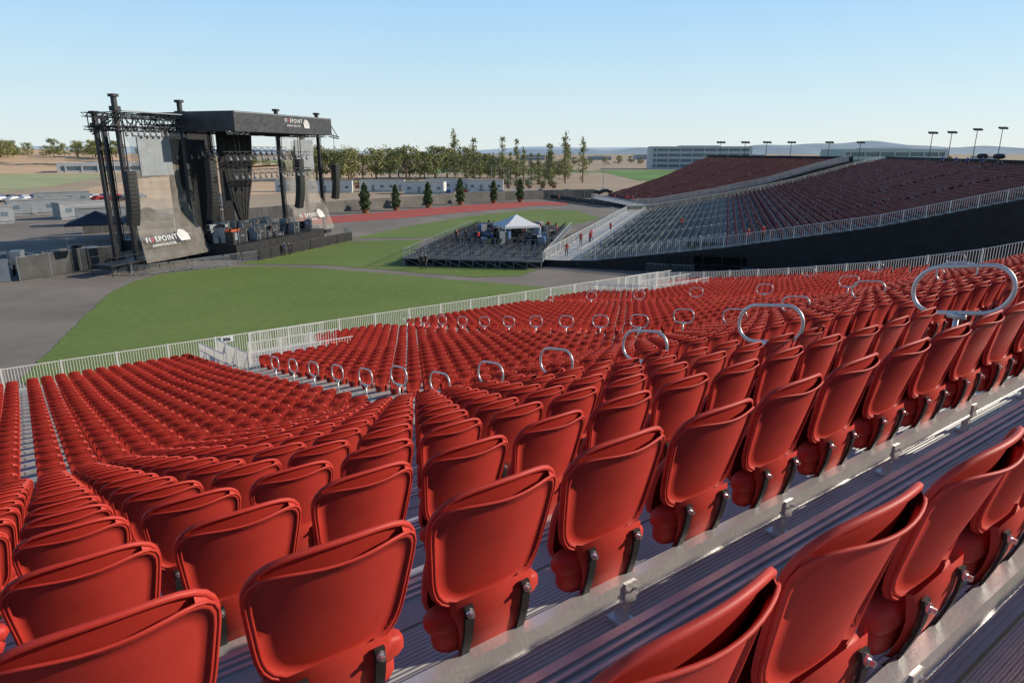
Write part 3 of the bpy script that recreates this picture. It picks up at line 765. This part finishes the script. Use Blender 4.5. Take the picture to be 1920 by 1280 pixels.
T=[(random.uniform(60,420),random.uniform(650,850),random.uniform(.5,.8),0) for i in range(30)]
plant('broadleaf_tree',T,rk,'low green tree near the distant offices','tree','distant low trees')
for i,(x,y) in enumerate([(-32.3,152.5),(-26.7,159.5),(-20.2,167.5),(-13.1,176.5),(-4.8,183),(2.2,187.5)]):
    o=mk('potted_tree',None,None,(x,y,0),i*1.1); s=random.uniform(1.0,1.15); o.scale=(s,s,s); tag(o,'narrow dark green tree in a round planter by the fence','tree','potted column trees along the fence')
    a,b=ck[i%2]; mk('trunk',a,o); mk('crown',b,o); mb=MB(); mb.tube([(0,0,0),(0,0,.7),(0,0,.8)],[.55,.75,.8],12); mb.obj('planter',[TERRA],o)
mb=MB(); mb.box((0,0,.5),(1.4,1.4,1.0),0,0,1.12); mb.box((0,0,1.02),(1.65,1.65,.06),0)
random.seed(5); qc=MB()
for i in range(60): leafquad(qc,(random.gauss(0,.5),random.gauss(0,.5),1.7+random.gauss(0,.35)),.3)
mbx=mb.mesh('planter_box',[TERRA]); qcm=qc.mesh('crown',[LEAF])
for j in range(3):
    for i in range(18):
        o=mk('boxed_shrub',mbx,None,(-62+i*4.6+random.uniform(-1,1),262+j*14+random.uniform(-2,2),0)); tag(o,'brown nursery box with a small shrub on bare ground','planter','nursery boxes in rows'); mk('crown',qcm,o)
# ---------------------------------------------------------------- buildings & trailers
def trailer(x,y,L,d,h,rz,m=WALLW):
    root=mk('office_trailer',None,None,(x,y,0),rz); tag(root,'pale portable office trailer with flat roof and small windows','trailer','portable office trailers')
    mb=MB(); mb.box((0,0,h/2+.3),(L,d,h-.3)); mb.box((0,0,.2),(L-.4,d-.4,.4)); mb.obj('wall',[m],root)
    mb=MB(); mb.box((0,0,h+.24),(L+.3,d+.3,.16)); mb.obj('roof',[CONC],root)
    n=int(L/3)
    for i in range(n):
        mb=MB(); xx=-L/2+(i+.5)*L/n
        if i%3==1: mb.box((xx,-d/2-.02,1.3),(.9,.05,2.0)); mb.obj('door',[SCREEN],root)
        else: mb.box((xx,-d/2-.02,1.8),(1.1,.05,.8)); mb.obj('window',[GLASS],root)
for i,(x,y,L) in enumerate([(-60,232,14),(-44,238,15),(-28,226,13),(-22,246,16),(-74,238,12),(-9,240,12)]): trailer(x,y,L,4,3.6,R(random.uniform(-8,12)))
for (x,y,L) in [(-98,128,9),(-88,142,10),(-102,150,12),(-70,168,9),(-115,178,12),(-76,128,8)]: trailer(x,y,L,3,3.0,R(random.uniform(20,60)),SCREEN)
def office(x,y,L,d,h,floors,rz,label):
    root=mk('office_building',None,None,(x,y,0),rz); tag(root,label,'building')
    fh=h/floors
    mb=MB(); mb.box((0,0,h/2),(L-.6,d-.6,h)); mb.obj('glazing',[GLASS],root)
    for f in range(floors+1):
        mb=MB(); mb.box((0,0,min(h-.3,f*fh)+ .6),(L,d,fh*.42)); mb.obj('floor_band',[WALLC],root)
    mb=MB()
    for e in(-1,1): mb.box((e*L*.49,0,h/2),(L*.03,d+.3,h))
    for k in range(int(L/9)): mb.box((-L/2+ (k+.5)*9,-d/2,h/2),(.7,.5,h))
    mb.box((0,0,h+.9),(L*.4,d*.5,1.8)); mb.obj('wall',[WALLC],root)
office(147,560,76,30,16.0,4,R(-6),'four storey pale office block with glass bands')
office(225,430,64,26,13.4,3,R(4),'long pale office block with glass bands')
office(-260,460,60,18,5,1,R(20),'long low white building on the hillside'); office(-42,700,60,20,8,2,0,'low distant pale warehouse building')
for i in range(9):
    x=40+i*95+random.uniform(-20,20); office(x,1150+random.uniform(0,200),random.uniform(25,50),20,random.uniform(5,8),2,0,'distant low pale commercial building')
def tent(x,y,w,d,eave,peak,z0,m,label,rz=0):
    root=mk('canopy_tent',None,None,(x,y,z0),rz); tag(root,label,'tent'); mb=MB(); vs=[]
    for s_ in(1,.66,.33,0.02):
        zz=eave+(peak-eave)*(1-s_)**1.25
        vs+=[(-w/2*s_,-d/2*s_,zz),(w/2*s_,-d/2*s_,zz),(w/2*s_,d/2*s_,zz),(-w/2*s_,d/2*s_,zz)]
    fs=[(j*4+i,j*4+(i+1)%4,(j+1)*4+(i+1)%4,(j+1)*4+i) for j in range(3) for i in range(4)]
    vs+=[(-w/2,-d/2,eave-.3),(w/2,-d/2,eave-.3),(w/2,d/2,eave-.3),(-w/2,d/2,eave-.3)]; fs+=[(16+i,16+(i+1)%4,(i+1)%4,i) for i in range(4)]
    mb.add(vs,fs); mb.obj('tent_canopy',[m],root)
    for sx in(-1,1):
        for sy in(-1,1):
            mb=MB(); mb.tube([(sx*w/2*.98,sy*d/2*.98,0),(sx*w/2*.98,sy*d/2*.98,eave)],.04,6); mb.obj('tent_pole',[ALURAIL],root)
tent(.6,97,5.2,5.2,2.3,3.7,.9,WHITE,'white peaked canopy tent over the sound mixing position',R(20))
for (x,y) in[(-62,103),(-58,110)]: tent(x,y,7.5,7.5,3.0,4.6,0,BLUETARP,'dark navy peaked canopy tent beside the stage',R(25))
# ---------------------------------------------------------------- mix / VIP platform
OM=(3.5,77.5); RM=R(80)
mb=MB(); mb.box((18,8.4,.85),(36,16.6,.10),0); mb.box((27,8.4,1.15),(18,16.6,.10),0)
for x in np.arange(.3,36,2.9):
    for yy in(.2,5.6,11,16.6): mb.tube([(x,yy,0),(x,yy,.85)],.04,4,1)
for yy in np.arange(.2,16.6,1.6): mb.tube([(.1,yy,0),(.1,yy,.85)],.04,4,1); mb.tube([(.1,yy,.1),(.1,min(16.6,yy+1.6),.8)],.03,4,1)
mb.box((.9,8.4,.4),(.04,16.6,.7),2); mb.box((18,16.2,.4),(36,.04,.7),2)
o=mb.obj('platform_deck',[DECKG,SCREEN,BLACK],None,False,(*OM,0),RM); tag(o,'low raised seating platform standing on the lawn','platform')
def M_(x,y,z=.9): X,Y=W(OM,RM,x,y); return (X,Y,z)
railing('guard_railing',[M_(0,0),M_(0,16.6),M_(36,16.6)],'grey tube railing round the raised platform',1.05,.35,2.4,pick=.025,mats=[SCREEN])
for xx in(6,12,18): railing('guard_railing',[M_(xx,1),M_(xx,15)],'grey tube railing between the platform boxes',1.0,.6,2.4,pick=.025,mats=[SCREEN])
railing('guard_railing',[M_(0,0),M_(36,0)],'grey tube railing round the raised platform',1.05,.35,2.4,pick=.025)
mb=MB(); mb.box((0,0,.45),(.50,.48,.07)); mb.box((0,-.22,.72),(.48,.05,.46),0,0,1,0,.12)
for ex in(-1,1): mb.tube([(ex*.2,.2,0),(ex*.2,-.18,.47),(ex*.2,-.23,.92)],.016,4,1); mb.tube([(ex*.2,-.22,0),(ex*.2,.18,.45)],.016,4,1)
mch=mb.mesh('folding_chair',[STRAP,SCREEN])
random.seed(21)
for ix in range(30):
    for iy in range(12):
        x=1.0+ix*1.15; yy=1.1+iy*1.3
        if abs(x-6)<.45 or abs(x-12)<.45 or abs(x-18)<.45 or random.random()<.14: continue
        if 15<x<25 and 2<yy<9: continue
        X,Y,Z=M_(x+random.uniform(-.12,.12),yy,0.9 if x<18 else 1.2); o=mk('folding_chair',mch,None,(X,Y,Z),RM+random.uniform(-.2,.2)); tag(o,'black folding chair on the raised platform','chair','black chairs on the platform')
for i in range(40):
    x=random.uniform(13,28); yy=random.uniform(1.5,12); mb=MB(); w,hh=random.uniform(.6,1.6),random.uniform(.6,1.7)
    mb.box((0,0,hh/2+.1),(w,.8,hh)); mb.box((0,-.41,hh*.6),(w*.5,.03,.12),1); mb.box((w/2,0,hh/2+.1),(.04,.84,hh+.02),1); mb.box((-w/2,0,hh/2+.1),(.04,.84,hh+.02),1)
    for f in(-1,1): mb.tube([(f*w*.38-.02,.2,.06),(f*w*.38+.02,.2,.06)],.06,8,1)
    X,Y,Z=M_(x,yy,.9 if x<18 else 1.2); o=mb.obj('flight_case',[random.choice([STRAP,STRAP,DARKSTEEL,TEAL,SCREEN]),SCREEN],None,False,(X,Y,Z),random.uniform(0,3)); tag(o,'mixing desk equipment case on the raised platform','flight case','cases at the mixing position')
# ---------------------------------------------------------------- people
def person_mesh(name,shirt,walk=0.0,arm=0.08):
    P=[(0,0,.97,.13),(0,0,1.15,.125),(0,0,1.34,.15),(0,0,1.48,.06),(0,.015,1.58,.085),(0,.01,1.69,.085),
       (-.19,0,1.41,.06),(-.25,0,1.13,.045),(-.25,arm,.9,.032),(-.25,arm+.02,.8,.035),
       (.19,0,1.41,.06),(.25,0,1.13,.045),(.25,arm*1.5,.9,.032),(.25,arm*1.5+.02,.8,.035),
       (-.095,0,.88,.095),(-.10,.03+walk*.5,.5,.06),(-.10,walk*.9-.02,.09,.042),(-.10,walk*.9+.13,.045,.035),
       (.095,0,.88,.095),(.10,.03-walk*.3,.5,.06),(.10,-walk*.9-.04,.09,.042),(.10,-walk*.9+.11,.045,.035)]
    E=[(0,1),(1,2),(2,3),(3,4),(4,5),(2,6),(6,7),(7,8),(8,9),(2,10),(10,11),(11,12),(12,13),(0,14),(14,15),(15,16),(16,17),(0,18),(18,19),(19,20),(20,21)]
    me=bpy.data.meshes.new('tmp'); me.from_pydata([p[:3] for p in P],E,[]); o=bpy.data.objects.new('tmp',me); col.objects.link(o)
    o.modifiers.new('s','SKIN'); sv=me.skin_vertices[0].data
    for i,p in enumerate(P): sv[i].radius=(p[3],p[3]*(.72 if i in(1,2,0) else 1)); sv[i].use_root=(i==0)
    ss=o.modifiers.new('u','SUBSURF'); ss.levels=1
    dg=bpy.context.evaluated_depsgraph_get(); dg.update(); m=bpy.data.meshes.new_from_object(o.evaluated_get(dg)); bpy.data.objects.remove(o)
    m.materials.clear()
    for q in(shirt,TROU,SKIN,STRAP,HAIR): m.materials.append(q)
    for p in m.polygons:
        c=p.center; z=c.z; p.use_smooth=True
        p.material_index = 3 if z<.08 else (1 if z<.96 and abs(c.x)<.2 else (2 if z>1.47 or z<1.12 and abs(c.x)>.2 else 0))
        if z>1.66 or (z>1.56 and c.y<-.02): p.material_index=4
    m.name=name; return m
PM={}
for nm,s_ in(('red',SHRED),('black',SHBLK),('blue',SHBLU),('orange',ORANGE)):
    PM[nm]=[person_mesh('person',s_,0,.06),person_mesh('person',s_,.28,.16)]
def person(x,y,z,c,rz,k=0,what='standing'):
    o=mk('person',PM[c][k],None,(x,y,z),rz); tag(o,'person in %s shirt and dark trousers %s'%(c,'walking' if k else what),'person')
random.seed(9)
for x,y,c,r_,k in [(-29.5,88.5,'blue',2.2,0),(-29.0,88.8,'black',1.2,0)]: person(x,y,.05,c,r_,k)
person(-10.4,77.8,.05,'black',.4,0); person(-9.9,77.9,.05,'black',2.4,0)
for (xx,vv,c) in[(14,1.5,'red'),(16,2.4,'red'),(19,2.0,'red'),(30,3,'red'),(3,2,'red')]:
    X,Y,Z=Wl(OB,RB,xx,vv,.8); person(X,Y,Z,c,random.uniform(0,6),xx%2)
for (xx,vv) in[(1.2,22.5),(1.0,24),(26,14)]:
    X,Y,Z=Wl(OB,RB,xx,vv,pz(math.floor(vv))); person(X,Y,Z,'red',2)
for i in range(6): X,Y,Z=Wl(OC,RC,random.uniform(1,20),random.uniform(1,5),.8); person(X,Y,Z,'red',random.uniform(0,6),i%2)
for i in range(4): person(14+random.uniform(-3,5),186+random.uniform(-6,6),.02,random.choice(['red','black']),random.uniform(0,6),i%2)
for i in range(26):
    x=random.uniform(13,30); X,Y,Z=M_(x,random.uniform(1,15),1.2 if x>18 else .9)
    person(X,Y,Z,random.choice(['red','red','black','orange','blue','black']),random.uniform(0,6),i%2)
for i in range(10): X,Y=S(random.uniform(12,29),random.uniform(-5,1)); person(X,Y,1.87,random.choice(['black','black','blue']),random.uniform(0,6),i%2)
for (xx,vv) in[(45,56.5),(52,56.5),(58,56.5),(66,56.5)]:
    X,Y,Z=Wl(OB,RB,xx,vv,pz(56)); person(X,Y,Z,'blue',2)
# ---------------------------------------------------------------- light poles and spotlights
def light_pole(x,y,h,s=1.0):
    o=mk('floodlight_pole',None,None,(x,y,0),R(20)); tag(o,'slender dark pole with a cluster of floodlights on top','light pole','floodlight poles behind the stands')
    mb=MB(); mb.tube([(0,0,0),(0,0,h)],[.10*s,.06*s],8); mb.tube([(-.9*s,0,h),(.9*s,0,h)],.05*s,5); mb.obj('pole',[DARKSTEEL],o)
    for k in(-.8,0,.8):
        mb=MB(); mb.box((k*s,-.1,h+.12*s),(.55*s,.5*s,.28*s),0,0,1,0,.5); mb.tube([(k*s,0,h),(k*s,-.05,h+.1)],.04,4); mb.obj('floodlight',[DARKSTEEL],o)
for x,y,h in((92.3,156.5,16.9),(96.5,156.5,17.0),(102,156.5,17.6),(107.5,156.5,17.9)): light_pole(x,y,h,1.15)
for x in(77,86,94,103,117,128.5): light_pole(x,262,16.2,1.6)
for xx in(40,47):
    X,Y,Z=Wl(OB,RB,xx,57,pz(57)+.1); o=mk('follow_spotlight',None,None,(X,Y,Z),RB+.6); tag(o,'black covered follow spotlight on a stand at the stand top','spotlight')
    mb=MB(); superell(mb,(0,0,1.5),(.9,.4,.38),12,8,2.6); mb.obj('lamp_housing',[STRAP],o); mb=MB()
    for a in(0,2.1,4.2): mb.tube([(0,0,1.2),(math.cos(a)*.6,math.sin(a)*.6,0)],.04,5)
    mb.obj('stand',[DARKSTEEL],o)
for (x,y,h) in[(-6,205,9),(-1,230,9),(6,240,10),(-35,215,8),(30,230,9),(-19,190,8)]:
    mb=MB(); mb.tube([(0,0,0),(0,0,h)],[.12,.07],7); mb.tube([(0,0,h),(.8,0,h+.3),(1.6,0,h+.3)],.06,5); mb.box((1.7,0,h+.25),(.7,.3,.15))
    o=mb.obj('street_lamp',[SCREEN],None,False,(x,y,0)); tag(o,'thin grey street lamp beyond the fence','street lamp','street lamps')
# ---------------------------------------------------------------- cars
def car_mesh(c):
    m=mat('car_paint',c,0.3,.2); mb=MB(); pr=[(-2.2,.35),(-2.25,.75),(-2.0,.98),(-1.5,1.02),(-1.0,1.42),(.5,1.45),(1.15,1.02),(2.0,.9),(2.25,.65),(2.2,.35)]
    n=len(pr); vs=[(x,-.86 if z<1.1 else -.68,z) for x,z in pr]+[(x,.86 if z<1.1 else .68,z) for x,z in pr]
    mb.add(vs,[tuple(range(n))[::-1],tuple(n+i for i in range(n))]+[(i,(i+1)%n,n+(i+1)%n,n+i) for i in range(n)])
    for sy in(-1,1):
        mb.add([(-1.3,sy*.80,1.05),(-.9,sy*.72,1.36),(.45,sy*.72,1.38),(.95,sy*.80,1.05)],[(0,1,2,3)],1)
        for x in(-1.35,1.4): mb.tube([(x,sy*.68,.33),(x,sy*.9,.33)],.33,12,2)
    return mb.mesh('parked_car',[m,GLASS,TIRE])
cms=[(car_mesh(c),n) for c,n in(((.7,.7,.7),'white'),((.03,.03,.035),'black'),((.35,.36,.38),'silver'),((.35,.03,.03),'dark red'),((.05,.09,.2),'blue'))]
random.seed(13)
for i in range(30):
    m,n=random.choice(cms[:3]+cms); j=i//15
    x,y=-150+(i%15)*3.0,186+j*9+(i%15)*.5
    o=mk('parked_car',m,None,(x,y,.03),R(80)+random.uniform(-.05,.05)); tag(o,n+' parked car on the lot beyond the stage','car','cars in the parking lot')
for i in range(16):
    m,n=random.choice(cms[:3]+cms); o=mk('parked_car',m,None,(-20+i*4.2,222+random.uniform(-6,6),.03),R(random.choice([80,10]))); tag(o,n+' parked car behind the fence','car','cars behind the fence')
# ---------------------------------------------------------------- light, sky, camera
AZ,EL=R(80),R(23)
Sd=Vector((math.sin(AZ)*math.cos(EL),math.cos(AZ)*math.cos(EL),math.sin(EL)))
sun=bpy.data.lights.new('sun','SUN'); sun.energy=5.0; sun.angle=R(.5); sun.color=(1,.90,.75)
so=bpy.data.objects.new('sun',sun); so.rotation_euler=Sd.to_track_quat('Z','Y').to_euler(); col.objects.link(so)
w=bpy.data.worlds.new('World'); scene.world=w; w.use_nodes=True; nt=w.node_tree
sky=nt.nodes.new('ShaderNodeTexSky'); sky.sky_type='NISHITA'; sky.sun_disc=False; sky.sun_elevation=EL; sky.sun_rotation=AZ
sky.air_density=1.0; sky.dust_density=.4; sky.ozone_density=1.5
tc=nt.nodes.new('ShaderNodeTexCoord'); sx=nt.nodes.new('ShaderNodeSeparateXYZ'); nt.links.new(tc.outputs['Generated'],sx.inputs[0])
cr=nt.nodes.new('ShaderNodeValToRGB'); e=cr.color_ramp.elements
e[0].position=0.0; e[0].color=(.78,.87,.88,1); e[1].position=1.0; e[1].color=(.035,.08,.20,1)
for p,c in((.06,(.66,.84,.92)),(.22,(.36,.68,1.0)),(.34,(.15,.33,.62)),(.55,(.07,.16,.36))): q=e.new(p); q.color=(*c,1)
nt.links.new(sx.outputs['Z'],cr.inputs['Fac'])
ST=.13
vm=nt.nodes.new('ShaderNodeVectorMath'); vm.operation='SCALE'; vm.inputs['Scale'].default_value=1/ST; nt.links.new(cr.outputs['Color'],vm.inputs[0])
mx=nt.nodes.new('ShaderNodeMix'); mx.data_type='RGBA'; mx.inputs[0].default_value=.88
nt.links.new(sky.outputs[0],mx.inputs[6]); nt.links.new(vm.outputs[0],mx.inputs[7])
nt.links.new(mx.outputs[2],nt.nodes['Background'].inputs[0]); nt.nodes['Background'].inputs[1].default_value=ST
cam=bpy.data.cameras.new('camera'); cam.lens=24; cam.sensor_width=36; cam.clip_start=.05; cam.clip_end=20000
co=bpy.data.objects.new('camera',cam); co.location=(0,0,CAMZ); co.rotation_euler=(R(90-15.5),0,0); col.objects.link(co); scene.camera=co
scene.view_settings.view_transform='Standard'; scene.view_settings.look='None'; scene.view_settings.exposure=0
